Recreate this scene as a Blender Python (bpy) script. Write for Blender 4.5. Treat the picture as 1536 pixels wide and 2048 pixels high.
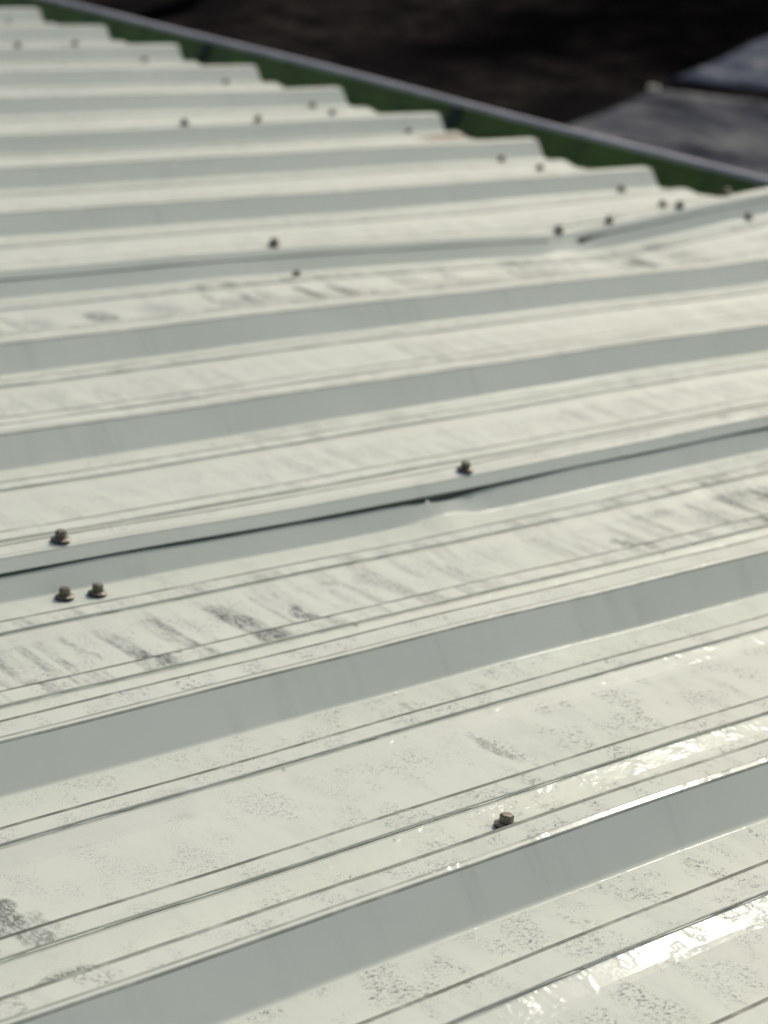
import bpy, math, random
from mathutils import Vector, Matrix

# ------------------------------------------------------------------ scene, camera, light
for o in list(bpy.data.objects):
    bpy.data.objects.remove(o)
scene = bpy.context.scene
COL = scene.collection
random.seed(7)

PITCH = math.radians(7.0)          # roof falls towards +X (the eave)
EAVE_X = 3.110                     # eave, measured along the roof sheet
EAVE_Z = 3.0
cp, sp = math.cos(PITCH), math.sin(PITCH)
# roof frame (x down the slope, y along the eave, z normal to the sheet) -> world
ROOF = Matrix(((cp, 0, sp, 0), (0, 1, 0, 0), (-sp, 0, cp, EAVE_Z), (0, 0, 0, 1))) @ Matrix.Translation((-EAVE_X, 0, 0))

CAM_H = 0.6948
RIGHT = Vector((0.7502725858, -0.6545184760, 0.0932556246))
UP = Vector((0.1469104562, 0.3025809736, 0.9417335463))
BACK = Vector((-0.6445993832, -0.6928566365, 0.3231738176))
cam_data = bpy.data.cameras.new("camera")
cam = bpy.data.objects.new("camera", cam_data)
COL.objects.link(cam)
rot = Matrix((RIGHT, UP, BACK)).transposed().to_4x4()
cam.matrix_world = ROOF @ Matrix.Translation((0, 0, CAM_H)) @ rot
cam_data.sensor_fit = 'VERTICAL'
cam_data.sensor_height = 24.0
cam_data.sensor_width = 18.0
cam_data.lens = 4323.0 / 2048.0 * 24.0
cam_data.clip_start = 0.05
cam_data.clip_end = 2000.0
cam_data.dof.use_dof = True
cam_data.dof.focus_distance = 1.46
cam_data.dof.aperture_fstop = 50.66 / 9.4
cam_data.dof.aperture_blades = 0
scene.camera = cam

SUN_ROOF = Vector((0.705, 0.245, 0.665)).normalized()
sun_dir = (ROOF.to_3x3() @ SUN_ROOF).normalized()      # towards the sun
elev = math.asin(sun_dir.z)
azim = math.atan2(sun_dir.x, sun_dir.y)
world = bpy.data.worlds.new("World")
scene.world = world
world.use_nodes = True
wn = world.node_tree
wn.nodes.clear()
sky = wn.nodes.new('ShaderNodeTexSky')
sky.sky_type = 'NISHITA'
sky.sun_disc = False
sky.sun_elevation = elev
sky.sun_rotation = azim
sky.altitude = 100
sky.air_density = 0.8
sky.dust_density = 5.0
sky.ozone_density = 0.0
bg = wn.nodes.new('ShaderNodeBackground')
bg.inputs['Strength'].default_value = 0.15
wo = wn.nodes.new('ShaderNodeOutputWorld')
wn.links.new(sky.outputs[0], bg.inputs[0])
wn.links.new(bg.outputs[0], wo.inputs[0])

sun_data = bpy.data.lights.new("sun", 'SUN')
sun_data.energy = 2.0
sun_data.angle = math.radians(0.5)
sun_data.color = (1.0, 0.965, 0.83)
sun = bpy.data.objects.new("sun", sun_data)
COL.objects.link(sun)
sun.rotation_euler = (-sun_dir).to_track_quat('-Z', 'Y').to_euler()
sun.location = (10, 10, 20)

scene.view_settings.view_transform = 'Standard'
scene.view_settings.look = 'None'
scene.view_settings.gamma = 1.0
scene.view_settings.use_curve_mapping = False
scene.view_settings.exposure = -0.44
scene.cycles.use_denoising = True
scene.cycles.max_bounces = 6

# ------------------------------------------------------------------ helpers
def tag(o, label=None, category=None, group=None, kind=None):
    if label: o['label'] = label
    if category: o['category'] = category
    if group: o['group'] = group
    if kind: o['kind'] = kind
    return o

def empty(name, loc=(0, 0, 0)):
    o = bpy.data.objects.new(name, None)
    COL.objects.link(o)
    o.location = loc
    o.empty_display_size = 0.1
    return o

def link(name, verts, faces, mat, parent=None, matrix=None, smooth=False):
    me = bpy.data.meshes.new(name)
    me.from_pydata(verts, [], faces)
    me.validate()
    me.materials.append(mat)
    if smooth:
        me.polygons.foreach_set('use_smooth', [True] * len(me.polygons))
    o = bpy.data.objects.new(name, me)
    COL.objects.link(o)
    if parent: o.parent = parent
    if matrix is not None: o.matrix_local = matrix
    return o

def box(x0, x1, y0, y1, z0, z1):
    v = [(x0, y0, z0), (x1, y0, z0), (x1, y1, z0), (x0, y1, z0), (x0, y0, z1), (x1, y0, z1), (x1, y1, z1), (x0, y1, z1)]
    f = [(0, 3, 2, 1), (4, 5, 6, 7), (0, 1, 5, 4), (1, 2, 6, 5), (2, 3, 7, 6), (3, 0, 4, 7)]
    return v, f

def smoothstep(a, b, x):
    t = min(1.0, max(0.0, (x - a) / (b - a)))
    return t * t * (3 - 2 * t)

class NT:
    """small helper to write node trees"""
    def __init__(self, name):
        self.mat = bpy.data.materials.new(name)
        self.mat.use_nodes = True
        self.t = self.mat.node_tree
        self.b = self.t.nodes['Principled BSDF']
    def n(self, typ, **kw):
        nd = self.t.nodes.new(typ)
        for k, v in kw.items():
            setattr(nd, k, v)
        return nd
    def l(self, a, b):
        self.t.links.new(a, b)
    def put(self, sock, v):
        if hasattr(v, 'is_output'): self.l(v, sock)
        else: sock.default_value = v
    def math(self, op, a, b=0.0, c=None, clamp=False):
        nd = self.n('ShaderNodeMath', operation=op, use_clamp=clamp)
        self.put(nd.inputs[0], a); self.put(nd.inputs[1], b)
        if c is not None: self.put(nd.inputs[2], c)
        return nd.outputs[0]
    def ramp(self, v, a, b, lo=0.0, hi=1.0):
        nd = self.n('ShaderNodeMapRange', interpolation_type='SMOOTHSTEP')
        self.put(nd.inputs[0], v)
        for i, q in enumerate((a, b, lo, hi)): nd.inputs[i + 1].default_value = q
        return nd.outputs[0]
    def coords(self, scale=(1, 1, 1), loc=(0, 0, 0), src=None):
        if src is None: src = self.n('ShaderNodeTexCoord').outputs['Object']
        m = self.n('ShaderNodeMapping')
        self.l(src, m.inputs[0])
        m.inputs['Scale'].default_value = scale
        m.inputs['Location'].default_value = loc
        return m.outputs[0]
    def noise(self, vec, scale, detail=3.0, rough=0.55, dist=0.0):
        nd = self.n('ShaderNodeTexNoise')
        self.l(vec, nd.inputs['Vector'])
        nd.inputs['Scale'].default_value = scale
        nd.inputs['Detail'].default_value = detail
        nd.inputs['Roughness'].default_value = rough
        nd.inputs['Distortion'].default_value = dist
        return nd.outputs['Fac']
    def mix(self, f, a, b):
        nd = self.n('ShaderNodeMix', data_type='RGBA')
        self.put(nd.inputs[0], f)
        for s, v in ((nd.inputs[6], a), (nd.inputs[7], b)):
            if hasattr(v, 'is_output'): self.l(v, s)
            else: s.default_value = (*v, 1.0)
        return nd.outputs[2]
    def bump(self, h, strength, dist):
        nd = self.n('ShaderNodeBump')
        nd.inputs['Strength'].default_value = strength
        nd.inputs['Distance'].default_value = dist
        self.l(h, nd.inputs['Height'])
        self.l(nd.outputs[0], self.b.inputs['Normal'])

def simple(name, col, rough=0.5, metal=0.0, spec=0.5, var=0.15, scale=20.0, bump=0.0):
    m = NT(name)
    c = m.coords()
    f = m.noise(c, scale, 4.0)
    lo = tuple(x * (1 - var) for x in col); hi = tuple(min(1, x * (1 + var)) for x in col)
    m.l(m.mix(m.ramp(f, 0.3, 0.7), lo, hi), m.b.inputs['Base Color'])
    m.b.inputs['Roughness'].default_value = rough
    m.b.inputs['Metallic'].default_value = metal
    m.b.inputs['Specular IOR Level'].default_value = spec
    if bump: m.bump(f, 1.0, bump)
    return m.mat

# ------------------------------------------------------------------ materials
def roof_material():
    m = NT('painted_steel')
    tc = m.n('ShaderNodeTexCoord')
    obj = tc.outputs['Object']
    sep = m.n('ShaderNodeSeparateXYZ'); m.l(obj, sep.inputs[0])
    X, Y = sep.outputs[0], sep.outputs[1]
    # dirt lies on the flats only
    geo = m.n('ShaderNodeNewGeometry')
    vt = m.n('ShaderNodeVectorTransform', vector_type='NORMAL', convert_from='WORLD', convert_to='OBJECT')
    m.l(geo.outputs['True Normal'], vt.inputs[0])
    sn = m.n('ShaderNodeSeparateXYZ'); m.l(vt.outputs[0], sn.inputs[0])
    flat = m.ramp(sn.outputs[2], 0.96, 0.992)
    # streaks drawn across the ribs (scuffs from sliding sheets and boots)
    st = m.noise(m.coords((1.0, 0.055, 1.0), src=obj), 44.0, 2.0, 0.55, 0.12)
    st2 = m.noise(m.coords((1.0, 0.45, 1.0), (3.1, 7.7, 0), src=obj), 30.0, 5.0, 0.7, 0.2)
    big = m.noise(m.coords((1.0, 0.8, 1.0), (1.7, 0.4, 0), src=obj), 2.3, 2.0, 0.5)
    bigm = m.ramp(big, 0.40, 0.60)
    streak = m.math('MULTIPLY', m.ramp(st, 0.42, 0.64), m.ramp(st2, 0.34, 0.62))
    # pans that were walked on carry more of them
    def band(a, b, w):
        e = 0.012
        return m.math('MULTIPLY', m.math('MULTIPLY', m.ramp(Y, a - e, a + e), m.ramp(Y, b - e, b + e, 1.0, 0.0)), w)
    walk = m.math('ADD', band(1.265, 1.405, 1.9), band(2.165, 2.315, 2.0))
    walk = m.math('ADD', walk, m.math('ADD', band(1.58, 1.72, 0.45), band(1.86, 2.02, 0.45)))
    walk = m.math('ADD', walk, 0.22)
    streak = m.math('MULTIPLY', m.math('MULTIPLY', streak, walk), m.math('ADD', m.math('MULTIPLY', bigm, 0.6), 0.4))
    # mildew specks
    sp1 = m.noise(m.coords((0.8, 1, 1), src=obj), 330.0, 6.0, 0.78)
    sp2 = m.noise(m.coords((1, 0.6, 1), (5, 2, 0), src=obj), 34.0, 3.0, 0.6)
    sp3 = m.noise(m.coords((1, 1, 1), (9, 2, 0), src=obj), 900.0, 1.0, 0.5)
    speck = m.math('MULTIPLY', m.ramp(sp1, 0.495, 0.64), m.math('MULTIPLY', m.ramp(sp2, 0.44, 0.64), m.ramp(big, 0.36, 0.62, 0.35, 1.0)))
    speck2 = m.math('MULTIPLY', m.ramp(sp3, 0.62, 0.69), m.ramp(sp2, 0.40, 0.60))
    # grain of grime inside the scuffs
    grain = m.ramp(m.noise(m.coords((1, 0.55, 1), (2, 8, 0), src=obj), 330.0, 3.0, 0.65), 0.36, 0.60)
    # single scuffs: (x, y centre, half width, half length, strength)
    SC = [(1.141, 1.312, .010, .036, .95), (1.552, 1.300, .012, .034, .85), (1.343, 1.328, .007, .028, .5),
          (0.930, 1.345, .006, .034, .55), (1.553, 2.233, .026, .034, 1.0), (1.975, 2.236, .022, .030, .9),
          (0.655, 1.020, .010, .034, .9), (0.640, 1.000, .008, .040, .8), (0.622, 1.010, .008, .034, .7), (0.668, 0.990, .006, .020, .6), (1.098, 1.030, .007, .030, .6), (1.092, 1.120, .006, .016, .5),
          (0.655, 0.934, .022, .007, .8), (0.652, 0.965, .010, .018, .7), (0.83, 1.075, .018, .020, .3),
          (1.21, 1.372, .016, .018, .5), (1.245, 1.355, .013, .022, .45), (1.70, 1.32, .03, .030, .5), (1.65, 1.36, .03, .012, .4),
          (1.38, 2.225, .020, .03, .5), (1.46, 2.235, .018, .03, .5), (1.65, 2.24, .04, .030, .55), (1.78, 2.235, .05, .028, .6),
          (1.88, 2.225, .03, .025, .5), (2.2, 2.23, .09, .022, .6), (2.36, 2.235, .09, .018, .55),
          (1.42, 1.76, .014, .03, .3), (1.50, 1.75, .02, .035, .35), (1.62, 1.745, .02, .03, .3), (2.05, 1.78, .09, .028, .3),
          (1.9, 1.50, .012, .02, .4), (1.55, 1.69, .05, .012, .35), (0.70, 1.285, .05, .03, .35), (0.70, 1.245, .04, .009, .5)]
    wob = m.noise(m.coords((1, 1, 1), (4, 4, 0), src=obj), 26.0, 3.0, 0.6)
    wob = m.math('MULTIPLY', m.math('SUBTRACT', wob, 0.5), 0.040)
    Xw = m.math('ADD', X, wob)
    tot = None
    for (cx, cy, wx, wy, s) in SC:
        a = m.math('MULTIPLY', m.math('SUBTRACT', Xw, cx), 1.0 / wx)
        b = m.math('MULTIPLY', m.math('SUBTRACT', Y, cy), 1.0 / wy)
        d = m.math('ADD', m.math('MULTIPLY', a, a), m.math('MULTIPLY', b, b))
        v = m.ramp(d, 0.25, 1.25, s, 0.0)
        tot = v if tot is None else m.math('MAXIMUM', tot, v)
    scuff = m.math('MULTIPLY', tot, m.math('ADD', m.math('MULTIPLY', grain, 0.75), 0.25))
    scuff = m.math('MULTIPLY', scuff, m.math('ADD', m.math('MULTIPLY', m.ramp(st, 0.30, 0.55), 0.3), 0.7))
    streak = m.math('MULTIPLY', streak, m.math('ADD', m.math('MULTIPLY', grain, 0.55), 0.45))
    d1 = m.math('MAXIMUM', m.math('MULTIPLY', streak, 0.68), m.math('MULTIPLY', speck, 1.0))
    d1 = m.math('MAXIMUM', d1, m.math('MULTIPLY', speck2, 0.6))
    d1 = m.math('MAXIMUM', d1, scuff)
    dirt = m.math('MULTIPLY', d1, flat, clamp=True)
    # faint water runs down the steep faces
    run = m.noise(m.coords((1.0, 0.10, 0.10), (6, 1, 2), src=obj), 38.0, 4.0, 0.65)
    run2 = m.noise(m.coords((1, 1, 1), (8, 1, 2), src=obj), 7.0, 4.0, 0.6)
    runs = m.math('MULTIPLY', m.ramp(run, 0.48, 0.72), m.ramp(run2, 0.35, 0.65))
    runs = m.math('MULTIPLY', runs, m.math('MULTIPLY', m.math('SUBTRACT', 1.0, flat), 0.12))
    dirt = m.math('MAXIMUM', dirt, runs)
    # paint with slow chalky variation
    ch = m.noise(m.coords((0.5, 1, 1), src=obj), 6.0, 4.0, 0.6)
    paint = m.mix(m.ramp(ch, 0.3, 0.7), (0.610, 0.668, 0.588), (0.665, 0.716, 0.640))
    # rusty patch by the eave, at the third lap from the camera
    ra = m.math('MULTIPLY', m.math('SUBTRACT', X, 3.055), 1 / 0.085)
    rb = m.math('MULTIPLY', m.math('SUBTRACT', Y, 3.203), 1 / 0.012)
    rd = m.math('ADD', m.math('MULTIPLY', ra, ra), m.math('MULTIPLY', rb, rb))
    rust = m.math('MULTIPLY', m.ramp(rd, 0.3, 1.5, 0.95, 0.0), m.ramp(wob, -0.02, 0.0))
    # grime in cracked bend paint, plus shade painted on the small ribs' near faces
    wa = m.n('ShaderNodeAttribute', attribute_name='grime_shade').outputs['Fac']
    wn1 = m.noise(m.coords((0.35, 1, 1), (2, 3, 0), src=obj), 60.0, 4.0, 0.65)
    grime_shade = m.math('MULTIPLY', wa, m.ramp(wn1, 0.22, 0.60, 0.30, 1.0), clamp=True)
    grime_shade = m.math('MULTIPLY', grime_shade, 0.95)
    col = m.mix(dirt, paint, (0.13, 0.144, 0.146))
    col = m.mix(grime_shade, col, (0.10, 0.115, 0.098))
    col = m.mix(rust, col, (0.17, 0.105, 0.055))
    m.l(col, m.b.inputs['Base Color'])
    r = m.math('ADD', m.math('MULTIPLY', dirt, 0.3), m.ramp(ch, 0.3, 0.7, 0.56, 0.64))
    m.l(r, m.b.inputs['Roughness'])
    m.b.inputs['Specular IOR Level'].default_value = 0.22
    m.b.inputs['Coat Weight'].default_value = 0.14
    m.b.inputs['Coat Roughness'].default_value = 0.16
    fine = m.noise(m.coords((0.6, 1, 1), src=obj), 420.0, 3.0, 0.6)
    oil = m.noise(m.coords((0.6, 1.6, 1), src=obj), 22.0, 2.0, 0.5)
    h = m.math('ADD', m.math('MULTIPLY', fine, 0.05), m.math('MULTIPLY', oil, 0.45))
    m.bump(h, 1.0, 0.0006)
    # the clear top coat is pebbled: it breaks the sun glints up
    drops_n = m.noise(m.coords((0.42, 1, 1), src=obj), 150.0, 2.0, 0.6)
    clump = m.ramp(m.noise(m.coords((1, 1, 1), (6, 6, 0), src=obj), 24.0, 3.0, 0.6), 0.48, 0.66, 0.14, 0.75)
    hc = m.math('MULTIPLY', clump, m.math('ADD', m.math('MULTIPLY', drops_n, 0.75), m.math('MULTIPLY', fine, 0.25)))
    cb = m.n('ShaderNodeBump')
    cb.inputs['Strength'].default_value = 1.0
    cb.inputs['Distance'].default_value = 0.0010
    m.l(hc, cb.inputs['Height'])
    m.l(cb.outputs[0], m.b.inputs['Coat Normal'])
    return m.mat

M_ROOF = roof_material()
M_LAP_SHADE = simple('lap_shade_dark', (0.030, 0.048, 0.038), 0.7, scale=60, var=0.3, bump=0.001)
M_SCREW = simple('weathered_zinc', (0.15, 0.135, 0.11), 0.45, 0.5, scale=260, var=0.5, bump=0.0005)
M_RUBBER = simple('black_rubber', (0.02, 0.02, 0.02), 0.7)
M_GUTTER = simple('green_paint', (0.115, 0.175, 0.018), 0.5, scale=14, var=0.2)
M_LIP = simple('grey_lip_paint', (0.66, 0.62, 0.64), 0.5, scale=14, var=0.12)
M_SEAM = simple('gutter_seam_paste', (0.020, 0.036, 0.014), 0.6)
M_WALL = simple('wall_paint', (0.22, 0.24, 0.22), 0.6, scale=3)
M_FASCIA = simple('fascia_paint', (0.05, 0.10, 0.045), 0.5, scale=6)
M_DROP = NT('rain_water')
M_DROP.b.inputs['Base Color'].default_value = (1, 1, 1, 1)
M_DROP.b.inputs['Roughness'].default_value = 0.02
M_DROP.b.inputs['IOR'].default_value = 1.33
M_DROP.b.inputs['Transmission Weight'].default_value = 1.0
M_DROP = M_DROP.mat

def ground_material():
    m = NT('dark_asphalt')
    c = m.coords()
    big = m.noise(m.coords((1, 1, 1), (3, 1, 0)), 0.55, 4.0, 0.6, 0.4)
    mid = m.noise(c, 3.0, 5.0, 0.6)
    fin = m.noise(c, 60.0, 3.0, 0.6)
    a = m.mix(m.ramp(big, 0.42, 0.58), (0.0120, 0.0110, 0.0110), (0.0380, 0.0330, 0.0300))
    b = m.mix(m.ramp(mid, 0.35, 0.7), (0.0085, 0.0080, 0.0080), a)
    col = m.mix(m.math('MULTIPLY', m.ramp(fin, 0.5, 0.75), 0.35), b, (0.012, 0.0105, 0.010))
    # wide near-black area towards the tarpaulins
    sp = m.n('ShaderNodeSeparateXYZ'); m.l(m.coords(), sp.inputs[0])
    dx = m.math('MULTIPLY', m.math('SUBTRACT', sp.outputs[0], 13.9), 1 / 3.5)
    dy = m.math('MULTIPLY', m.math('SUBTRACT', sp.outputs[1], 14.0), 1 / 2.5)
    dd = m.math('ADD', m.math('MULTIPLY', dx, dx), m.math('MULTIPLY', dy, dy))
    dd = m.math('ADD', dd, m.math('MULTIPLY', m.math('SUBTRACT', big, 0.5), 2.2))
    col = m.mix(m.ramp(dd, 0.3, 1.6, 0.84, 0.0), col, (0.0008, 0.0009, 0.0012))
    m.l(col, m.b.inputs['Base Color'])
    m.b.inputs['Roughness'].default_value = 0.9
    m.b.inputs['Specular IOR Level'].default_value = 0.0
    m.bump(fin, 0.6, 0.01)
    return m.mat

def tarp_material(name, col, pale):
    m = NT(name)
    n1 = m.noise(m.coords((1.9, 0.8, 1)), 1.7, 3.0, 0.6, 0.6)
    n2 = m.noise(m.coords((1, 1, 1), (4, 0, 0)), 9.0, 3.0, 0.6)
    f = m.math('MULTIPLY', m.ramp(n1, 0.48, 0.70), m.ramp(n2, 0.3, 0.6))
    base = m.mix(m.ramp(n1, 0.30, 0.5), tuple(x * 0.32 for x in col), col)
    m.l(m.mix(f, base, pale), m.b.inputs['Base Color'])
    m.b.inputs['Roughness'].default_value = 0.55
    m.b.inputs['Specular IOR Level'].default_value = 0.0
    m.bump(m.noise(m.coords(), 30.0, 3.0), 0.4, 0.006)
    return m.mat

# ------------------------------------------------------------------ ground
g = 400.0
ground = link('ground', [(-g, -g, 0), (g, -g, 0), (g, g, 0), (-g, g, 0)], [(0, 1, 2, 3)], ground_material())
tag(ground, 'dark brownish asphalt yard far below the roof edge', kind='structure')
M_TAR = simple('fresh_tar', (0.0012, 0.0013, 0.0016), 0.9, spec=0.0)
# tar joint in the yard (a dark line beyond the gutter)
j0, j1 = Vector((8.2, 17.13)), Vector((16.0, 21.7))
jd = (j1 - j0).normalized(); jn = Vector((-jd.y, jd.x)) * 0.17
jv = []
for k in range(25):
    q = j0 + (j1 - j0) * (k / 24)
    w = 1 + 0.3 * math.sin(k * 1.7)
    jv += [(q.x - jn.x * w, q.y - jn.y * w, 0.006), (q.x + jn.x * w, q.y + jn.y * w, 0.006)]
joint = link('tar_joint', jv, [(2 * k, 2 * k + 2, 2 * k + 3, 2 * k + 1) for k in range(24)], M_TAR)
tag(joint, 'dark tar joint running across the asphalt beyond the gutter', kind='structure')
# ------------------------------------------------------------------ the building
building = empty('metal_building', (0, 0, 0))
tag(building, 'low metal building with off-white ribbed sheet roof and green eave gutter', 'building')

P = 0.3048
E0Y = 0.868
Y_OFF = {4: -0.010, 5: -0.012, 8: -0.014, -1: -0.002, 1: 0.002}
MINOR = {-1: (.0915, .1140, .2007, .2315), 0: (.0909, .1140, .2139, .2355), 1: (.0909, .1159, .2095, .2329)}
TOPW = {0: .0245, 1: .0275}
RIB_H = 0.03175

def rib_y(k):
    return E0Y + P * k + Y_OFF.get(k, 0.0)

def field(x, y):
    """slow bends of the whole roof skin: sags between purlins and the lifted corner by the eave"""
    z = 0.0
    g1 = math.exp(-((y - 2.36) / 0.20) ** 2)
    def bent(q):
        if q < 1.5: return 0.0
        if q < 2.58: return -0.020 * ((q - 1.5) / 1.08) ** 2.6
        return -0.017 + 0.043 * (q - 2.58) / 0.53
    b = sum(bent(x + d) for d in (-0.03, -0.015, 0, 0.015, 0.03)) / 5
    z += b * g1
    z -= 0.004 * math.exp(-((y - 1.45) / 0.10) ** 2) * math.exp(-((x - 1.36) / 0.25) ** 2)
    z -= 0.007 * math.exp(-((y - 3.28) / 0.12) ** 2) * math.exp(-((x - 2.30) / 0.45) ** 2)
    z += 0.0007 * math.sin(x * 5.1 + y * 2.3) + 0.0005 * math.sin(x * 11.3 - y * 6.1 + 1.0) + 0.0003 * math.sin(x * 23.0 + y * 31.0)
    return z

def sway(x, y):
    k = round((y - E0Y) / P)
    return 0.0006 * math.sin(x * 3.7 + k * 2.1) + 0.0003 * math.sin(x * 9.1 + k * 5.0)

def arc(pts):
    """round the corners of an open profile: pts = (y, z, radius[, grime and painted shade on that bend])"""
    def near(p, q):
        d = Vector(q[:2]) - Vector(p[:2]); d = d.normalized() * 0.0006
        return (p[0] + d.x, p[1] + d.y, 0.0)
    out = [(*pts[0][:2], 0.0), near(pts[0], pts[1])]
    for i in range(1, len(pts) - 1):
        p0, p1, p2 = Vector(pts[i - 1][:2]), Vector(pts[i][:2]), Vector(pts[i + 1][:2])
        r = pts[i][2]
        w = pts[i][3] if len(pts[i]) > 3 else 0.0
        if r <= 0:
            out.append((*p1, w)); continue
        a, b = (p0 - p1), (p2 - p1)
        la, lb = a.length, b.length
        a.normalize(); b.normalize()
        ang = math.acos(max(-1, min(1, a.dot(b))))
        t = min(r / math.tan(ang / 2), la * 0.45, lb * 0.45)
        s, e = p1 + a * t, p1 + b * t
        g = 0.15 * t
        n = 5
        if w > 0: out.append((*(s + a * (0.0034 if w > .8 else 0.0016)), 0.0)); out.append((*(s + a * (0.0022 if w > .8 else 0.0010)), w))
        else: out.append((*(s + a * min(0.0012, la * 0.05 + g)), 0.0))
        out.append((*(s + a * g), w))
        for k in range(n + 1):
            u = k / n
            q = s * (1 - u) ** 2 + p1 * 2 * u * (1 - u) + e * u * u
            out.append((q.x, q.y, w))
        out.append((*(e + b * g), w))
        out.append((*(e + b * (0.0008 if w > 0 else min(0.0012, lb * 0.05 + g))), 0.0))
    out.append(near(pts[-1], pts[-2]))
    out.append((*pts[-1][:2], 0.0))
    return out

def pan(k, yb):
    """the flat between rib k and the next one with its two small stiffening ribs"""
    c0, c1, e0, e1 = MINOR.get(k, (.0915, .1145, .2135, .2355))
    o = []
    for a, b in ((c0, c1), (e0, e1)):
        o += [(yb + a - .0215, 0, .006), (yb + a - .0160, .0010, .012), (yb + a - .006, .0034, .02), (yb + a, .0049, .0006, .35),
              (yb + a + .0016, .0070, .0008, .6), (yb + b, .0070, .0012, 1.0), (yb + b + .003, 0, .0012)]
    return o

def sheet_profile(lap):
    """one roof sheet: starts as the lip lapping over rib `lap`, ends as the under lap of rib lap+3"""
    y = rib_y(lap)
    w = TOPW.get(lap, .025)
    t = 0.0012 if lap < 5 else 0.0004                     # lies on top of its neighbour
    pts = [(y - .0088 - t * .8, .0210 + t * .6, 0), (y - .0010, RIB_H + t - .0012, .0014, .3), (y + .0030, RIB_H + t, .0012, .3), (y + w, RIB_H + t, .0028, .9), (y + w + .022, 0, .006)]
    for k in range(lap, lap + 3):
        pts += pan(k, rib_y(k))
        yn = rib_y(k + 1)
        wn = TOPW.get(k + 1, .025)
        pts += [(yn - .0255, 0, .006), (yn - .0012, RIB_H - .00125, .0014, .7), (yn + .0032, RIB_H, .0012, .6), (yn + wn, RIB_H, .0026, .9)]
        if k < lap + 2: pts.append((yn + wn + .022, 0, .006))
        else: pts.append((yn + wn + .012, .015, 0))
    return arc(pts)

XS = [-2.6 + 0.25 * i for i in range(11)]
x = 0.16
while x < EAVE_X - 0.02:
    XS.append(x)
    x += 0.028 if x < 2.2 else 0.034
XS += [EAVE_X - 0.0012, EAVE_X]

def under_dent(x, y, z, lap_next):
    """dents of the under sheet beside a lap"""
    yn = rib_y(lap_next)
    d = y - yn
    dz = dy = 0.0
    if lap_next == 2 and -0.075 < d < 0.002:
        a = math.exp(-((x - 1.435) / 0.036) ** 2) * (0.4 if x > 1.45 else 1.0)
        k = smoothstep(-0.072, -0.030, d) * (1 - smoothstep(-0.026, -0.016, d))
        dz += 0.0060 * a * k
        if d > -0.022:
            dy += 0.006 * math.exp(-((x - 1.47) / 0.035) ** 2) * smoothstep(-0.022, -0.012, d) * (1 - smoothstep(-0.003, 0.001, d))
    if lap_next == 5 and -0.09 < d < 0.002:
        a = math.exp(-((x - 2.535) / 0.045) ** 2)
        k = smoothstep(-0.085, -0.030, d) * (1 - smoothstep(-0.026, -0.016, d))
        dz += 0.007 * a * k
    return dy, dz

sheets = []
for s, lap in enumerate(range(-7, 18, 3)):
    prof = sheet_profile(lap)
    n = len(prof)
    verts, faces = [], []
    e_j = 0.003 * math.sin(lap * 2.3)
    for i, x in enumerate(XS):
        for (y, z, _w) in prof:
            xx = x
            if i >= len(XS) - 2: xx = x + e_j + 0.002 * math.sin(y * 21.0)
            dy, dz = under_dent(x, y, z, lap + 3)
            verts.append((xx, y + dy + sway(x, y), z + dz + field(x, y)))
    for i in range(len(XS) - 1):
        for j in range(n - 1):
            a = i * n + j
            faces.append((a, a + n, a + n + 1, a + 1))
    o = link('roof_sheet', verts, faces, M_ROOF, building, ROOF, smooth=True)
    at = o.data.attributes.new('grime_shade', 'FLOAT', 'POINT')
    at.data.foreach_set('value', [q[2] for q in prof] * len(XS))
    md = o.modifiers.new('thickness', 'SOLIDIFY')
    md.thickness = 0.0007
    md.offset = -1.0
    sheets.append((lap, o))
SHEET = {}
for lap, o in sheets:
    for k in range(lap, lap + 3): SHEET[k] = o

# dark strip added for the shaded gap below each lap lip
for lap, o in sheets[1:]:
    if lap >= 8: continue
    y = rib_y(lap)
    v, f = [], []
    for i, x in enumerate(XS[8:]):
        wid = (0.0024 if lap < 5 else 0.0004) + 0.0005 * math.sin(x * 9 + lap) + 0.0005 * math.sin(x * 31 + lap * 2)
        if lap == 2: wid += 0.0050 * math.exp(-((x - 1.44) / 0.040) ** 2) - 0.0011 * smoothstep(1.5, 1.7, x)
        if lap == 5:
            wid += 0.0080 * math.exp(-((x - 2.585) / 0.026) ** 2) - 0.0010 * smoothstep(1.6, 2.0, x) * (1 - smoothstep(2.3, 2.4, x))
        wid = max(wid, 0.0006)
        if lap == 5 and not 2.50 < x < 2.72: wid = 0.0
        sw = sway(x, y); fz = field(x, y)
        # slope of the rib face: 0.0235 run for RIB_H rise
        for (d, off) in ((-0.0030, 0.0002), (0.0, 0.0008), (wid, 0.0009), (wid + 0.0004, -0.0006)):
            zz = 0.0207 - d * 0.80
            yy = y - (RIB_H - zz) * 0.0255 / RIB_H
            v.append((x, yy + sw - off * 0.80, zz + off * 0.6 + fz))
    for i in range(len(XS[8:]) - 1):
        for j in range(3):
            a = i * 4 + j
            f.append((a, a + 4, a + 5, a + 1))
    link('lap_shade', v, f, M_LAP_SHADE, o, Matrix.Identity(4), smooth=True)

# ------------------------------------------------------------------ screws
def lathe(prof, n, z_rot=0.0):
    v, f = [], []
    for (r, z) in prof:
        for k in range(n):
            a = 2 * math.pi * k / n + z_rot
            v.append((r * math.cos(a), r * math.sin(a), z))
    for i in range(len(prof) - 1):
        for k in range(n):
            a, b = i * n + k, i * n + (k + 1) % n
            f.append((a, b, b + n, a + n))
    f.append(tuple((len(prof) - 1) * n + k for k in range(n)))
    return v, f

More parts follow.
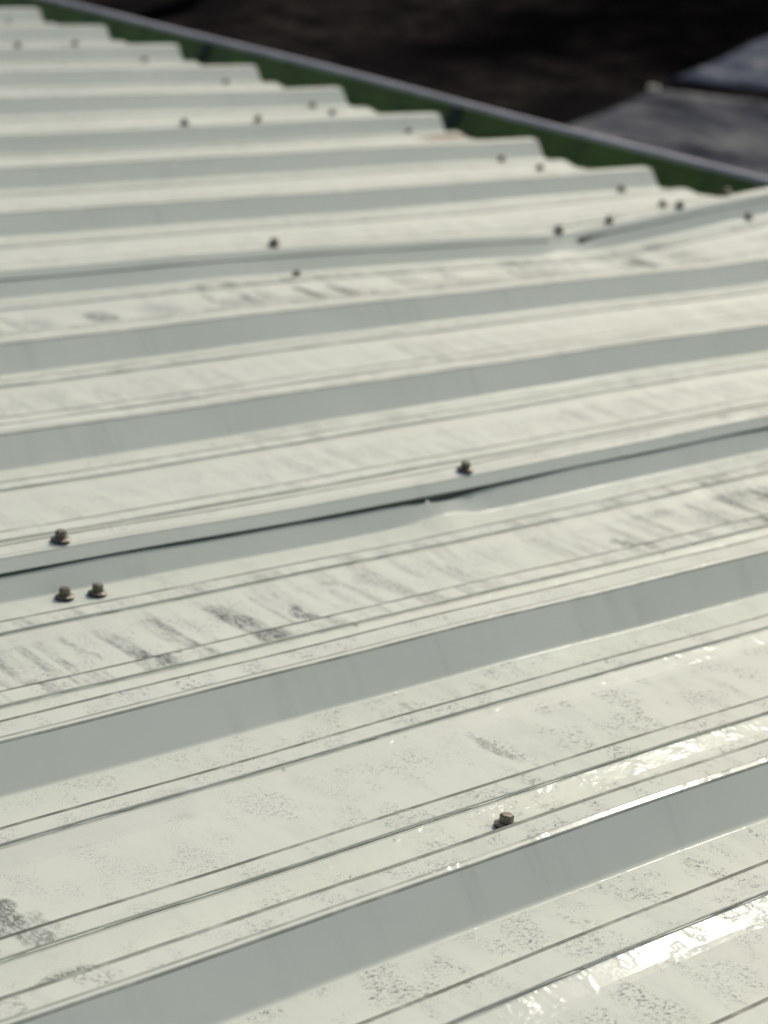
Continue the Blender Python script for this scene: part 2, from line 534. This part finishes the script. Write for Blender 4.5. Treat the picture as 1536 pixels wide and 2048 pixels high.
def screw_mesh():
    me = bpy.data.meshes.new('screw')
    v1, f1 = lathe([(0.0088, 0.0), (0.0092, 0.0010), (0.0088, 0.0021)], 20)                 # rubber washer
    v2, f2 = lathe([(0.0094, 0.0021), (0.0097, 0.0027), (0.0082, 0.0036), (0.0064, 0.0042)], 20)   # flange
    v3, f3 = lathe([(0.0058, 0.0042), (0.0058, 0.0098), (0.0050, 0.0108), (0.0038, 0.0110)], 6, 0.3)  # hex head
    v = v1 + v2 + v3
    f = f1 + [tuple(i + len(v1) for i in q) for q in f2] + [tuple(i + len(v1) + len(v2) for i in q) for q in f3]
    me.from_pydata(v, [], f)
    me.materials.append(M_SCREW); me.materials.append(M_RUBBER)
    for i, p in enumerate(me.polygons):
        if i < len(f1): p.material_index = 1
    return me
SCREW = screw_mesh()

def place_screw(x, y, z, k):
    o = bpy.data.objects.new('screw', SCREW)
    COL.objects.link(o)
    o.parent = SHEET[k]
    o.location = (x, y + sway(x, y), z + field(x, y))
    o.rotation_euler = (random.uniform(-.08, .08), random.uniform(-.08, .08), random.uniform(0, 6.28))
    s = random.uniform(0.88, 0.98)
    o.scale = (s, s, s)

TOPZ = RIB_H + 0.0014
# seen one by one in the photograph: (x, y, on top of a rib?, period)
SEEN = [(1.014, 0.9330, 0, 0), (1.003, 1.487, 1, 2), (0.979, 1.441, 0, 1), (1.009, 1.436, 0, 1), (1.489, 1.486, 1, 2),
        (1.952, 2.330, 0, 4), (1.956, 2.392, 1, 5), (2.545, 2.386, 1, 5), (2.668, 2.390, 1, 5), (2.842, 2.390, 1, 5), (2.820, 2.410, 1, 5),
        (2.985, 2.408, 1, 5), (2.985, 2.352, 0, 4), (2.996, 2.664, 0, 5), (3.000, 2.882, 0, 6), (2.987, 2.974, 0, 6), (3.000, 3.262, 0, 7),
        (2.985, 3.490, 0, 8), (3.005, 3.580, 0, 8), (2.640, 3.305, 1, 8), (2.462, 3.303, 1, 8), (3.000, 3.880, 0, 9), (2.998, 4.192, 0, 10),
        (2.830, 4.236, 1, 11), (2.675, 4.232, 1, 11), (3.010, 4.835, 0, 12)]
for (x, y, top, k) in SEEN:
    place_screw(x, y, TOPZ if top else 0.0002, k)
# the rows go on outside the frame
for k in range(-6, 0):
    for x in (-1.0, 0.0, 1.0):
        place_screw(x, rib_y(k) - 0.036, 0.0002, k - 1 if k - 1 >= -7 else k)
for k in (13, 14, 15):
    place_screw(3.0, rib_y(k) - 0.036, 0.0002, k - 1)

# ------------------------------------------------------------------ rain drops caught on the small ribs
dv, df = [], []
def drop(x, y, z, r):
    n = len(dv)
    m, q = 8, 3
    for i in range(q):
        a = i / q * math.pi / 2
        for k in range(m):
            b = 2 * math.pi * k / m
            dv.append((x + r * math.cos(a) * math.cos(b), y + r * math.cos(a) * math.sin(b), z + 0.62 * r * math.sin(a)))
    dv.append((x, y, z + 0.62 * r))
    for i in range(q - 1):
        for k in range(m):
            df.append((n + i * m + k, n + i * m + (k + 1) % m, n + (i + 1) * m + (k + 1) % m, n + (i + 1) * m + k))
    for k in range(m):
        df.append((n + (q - 1) * m + k, n + (q - 1) * m + (k + 1) % m, n + q * m))
rnd = random.Random(3)
for k in range(-1, 3):
    c0, c1, e0, e1 = MINOR.get(k, (.0915, .1145, .2135, .2355))
    for a in (c0, e0):
        for _ in range(16):
            x = rnd.uniform(0.9, 2.3)
            d = rnd.uniform(0.001, 0.006)
            y = rib_y(k) + a - d
            z = 0.0049 - 0.25 * d
            drop(x, y + sway(x, y), z + field(x, y), rnd.choice((0.0006, 0.0008, 0.0011)))
drop(1.158, rib_y(1) + .0920, 0.0047 + field(1.158, rib_y(1) + .1), 0.0030)
drop(1.553, rib_y(1) + .0920, 0.0047 + field(1.553, rib_y(1) + .1), 0.0028)
drops = link('water_drops', dv, df, M_DROP, building, ROOF, smooth=True)
drops['kind'] = 'stuff'

# ------------------------------------------------------------------ gutter, fascia, wall, under-structure
YA, YB = -1.25, 6.3
def sweep_y(name, prof, mat, parent, closed=False, smooth=False, ys=None, thick=None):
    ys = ys or [YA, YB]
    v, f = [], []
    n = len(prof)
    for y in ys:
        w = 0.002 * math.sin(y * 1.9) + 0.001 * math.sin(y * 5.3)
        for (x, z) in prof: v.append((x + w * 0.6, y, z + w))
    for i in range(len(ys) - 1):
        for j in range(n if closed else n - 1):
            a, b = i * n + j, i * n + (j + 1) % n
            f.append((a, b, b + n, a + n))
    o = link(name, v, f, mat, parent, smooth=smooth)
    if thick:
        md = o.modifiers.new('thickness', 'SOLIDIFY'); md.thickness = thick; md.offset = 0
    return o
ys = [YA + (YB - YA) * i / 60 for i in range(61)]
LX, LZ = 0.183, 3.004
gutter = sweep_y('gutter', [(-0.035, 2.972), (-0.033, 2.860), (-0.028, 2.852), (0.085, 2.850), (0.095, 2.854), (0.120, 2.900), (0.126, 2.915),
                            (0.150, 2.955), (0.170, 2.985), (LX - 0.004, LZ - 0.006)], M_GUTTER, building, ys=ys, thick=0.0012)
lipp = [(LX + 0.0082 * math.cos(a), LZ + 0.0082 * math.sin(a)) for a in [2 * math.pi * k / 14 for k in range(14)]]
sweep_y('gutter_lip', lipp, M_LIP, gutter, closed=True, smooth=True, ys=ys)
for y in (0.75, 2.08, 3.42, 4.33, 5.65):
    v, f = [], []
    pr = [(-0.026, 2.8535), (0.086, 2.8525), (0.094, 2.857), (0.119, 2.902), (0.148, 2.957), (0.168, 2.987), (LX - 0.008, LZ - 0.008)]
    for yy in (y - 0.018, y + 0.018):
        w = 0.002 * math.sin(yy * 1.9) + 0.001 * math.sin(yy * 5.3)
        v += [(x - 0.002 + w * 0.6, yy, z + 0.0015 + w) for x, z in pr]
    n = len(pr)
    f = [(j, j + n, j + n + 1, j + 1) for j in range(n - 1)]
    o = link('gutter_seam', v, f, M_SEAM, gutter)
    md = o.modifiers.new('thickness', 'SOLIDIFY'); md.thickness = 0.0015; md.offset = 1
v, f = box(-0.070, -0.040, YA, YB, 2.79, 2.965)
link('fascia', v, f, M_FASCIA, building)
v, f = box(-0.20, -0.075, YA + 0.1, YB - 0.1, 0.0, 2.955)
link('wall', v, f, M_WALL, building)
for xr in (-1.0, 0.0, 1.0, 1.95, 2.93):
    v, f = box(xr - 0.03, xr + 0.03, YA + 0.05, YB - 0.05, -0.13, -0.012)
    link('purlin', v, f, M_WALL, building, ROOF)

# ------------------------------------------------------------------ two tarpaulins on the yard
def tarpaulin(corner, u, vdir, lu, lv, mat, seed, label):
    """corner, long edge direction u, other edge direction vdir (world xy)"""
    root = empty('tarpaulin', (corner.x, corner.y, 0))
    tag(root, label, 'tarpaulin', 'tarpaulins on the yard')
    rr = random.Random(seed)
    ph = [rr.uniform(0, 6.28) for _ in range(8)]
    nu, nv = 46, 46
    vv, ff = [], []
    for i in range(nu + 1):
        for j in range(nv + 1):
            a, b = i / nu * lu, j / nv * lv
            z = 0.05 + 0.018 * math.sin(a * 4.1 + b * 2.2 + ph[0]) + 0.013 * math.sin(a * 9.0 - b * 5.2 + ph[1]) + 0.008 * math.sin(b * 14 + a * 3 + ph[2])
            edge = min(i, j, nu - i, nv - j)
            z = 0.02 + (z - 0.02) * min(1, edge / 4)
            w = 0.02 * math.sin(a * 3 + ph[3]) if j in (0, nv) else 0
            q = u * a + vdir * (b + w)
            vv.append((q.x, q.y, z))
    for i in range(nu):
        for j in range(nv):
            a = i * (nv + 1) + j
            ff.append((a, a + nv + 1, a + nv + 2, a + 1))
    o = link('cover', vv, ff, mat, root, smooth=True)
    md = o.modifiers.new('thickness', 'SOLIDIFY'); md.thickness = 0.004; md.offset = -1
    return root
M_T1 = tarp_material('slate_tarpaulin', (0.100, 0.106, 0.122), (0.23, 0.235, 0.225))
M_T2 = tarp_material('blue_grey_tarpaulin', (0.095, 0.110, 0.145), (0.26, 0.265, 0.285))
U = Vector((0.952, 0.306)); V = Vector((0.33, -0.944))
t1 = tarpaulin(Vector((10.75, 12.35)), -U, V, 3.4, 4.6, M_T1, 5, 'slate grey crumpled tarpaulin with shiny corner eyelet close beyond the gutter')
t2 = tarpaulin(Vector((11.15, 12.50)), U, V, 4.2, 4.6, M_T2, 9, 'paler blue-grey tarpaulin lying past the black gap at the frame edge')
ev, ef = [], []
for i in range(16):
    a = 2 * math.pi * i / 16
    for j in range(6):
        b = 2 * math.pi * j / 6
        r = 0.035 + 0.012 * math.cos(b)
        ev.append((r * math.cos(a), r * math.sin(a), 0.03 + 0.012 * math.sin(b)))
for i in range(16):
    for j in range(6):
        ef.append((i * 6 + j, ((i + 1) % 16) * 6 + j, ((i + 1) % 16) * 6 + (j + 1) % 6, i * 6 + (j + 1) % 6))
M_EYE = simple('eyelet_metal', (0.35, 0.34, 0.32), 0.35, 1.0)
eye = link('eyelet', ev, ef, M_EYE, t1, smooth=True)
eye.location = (-0.02, 0.0, 0.0)
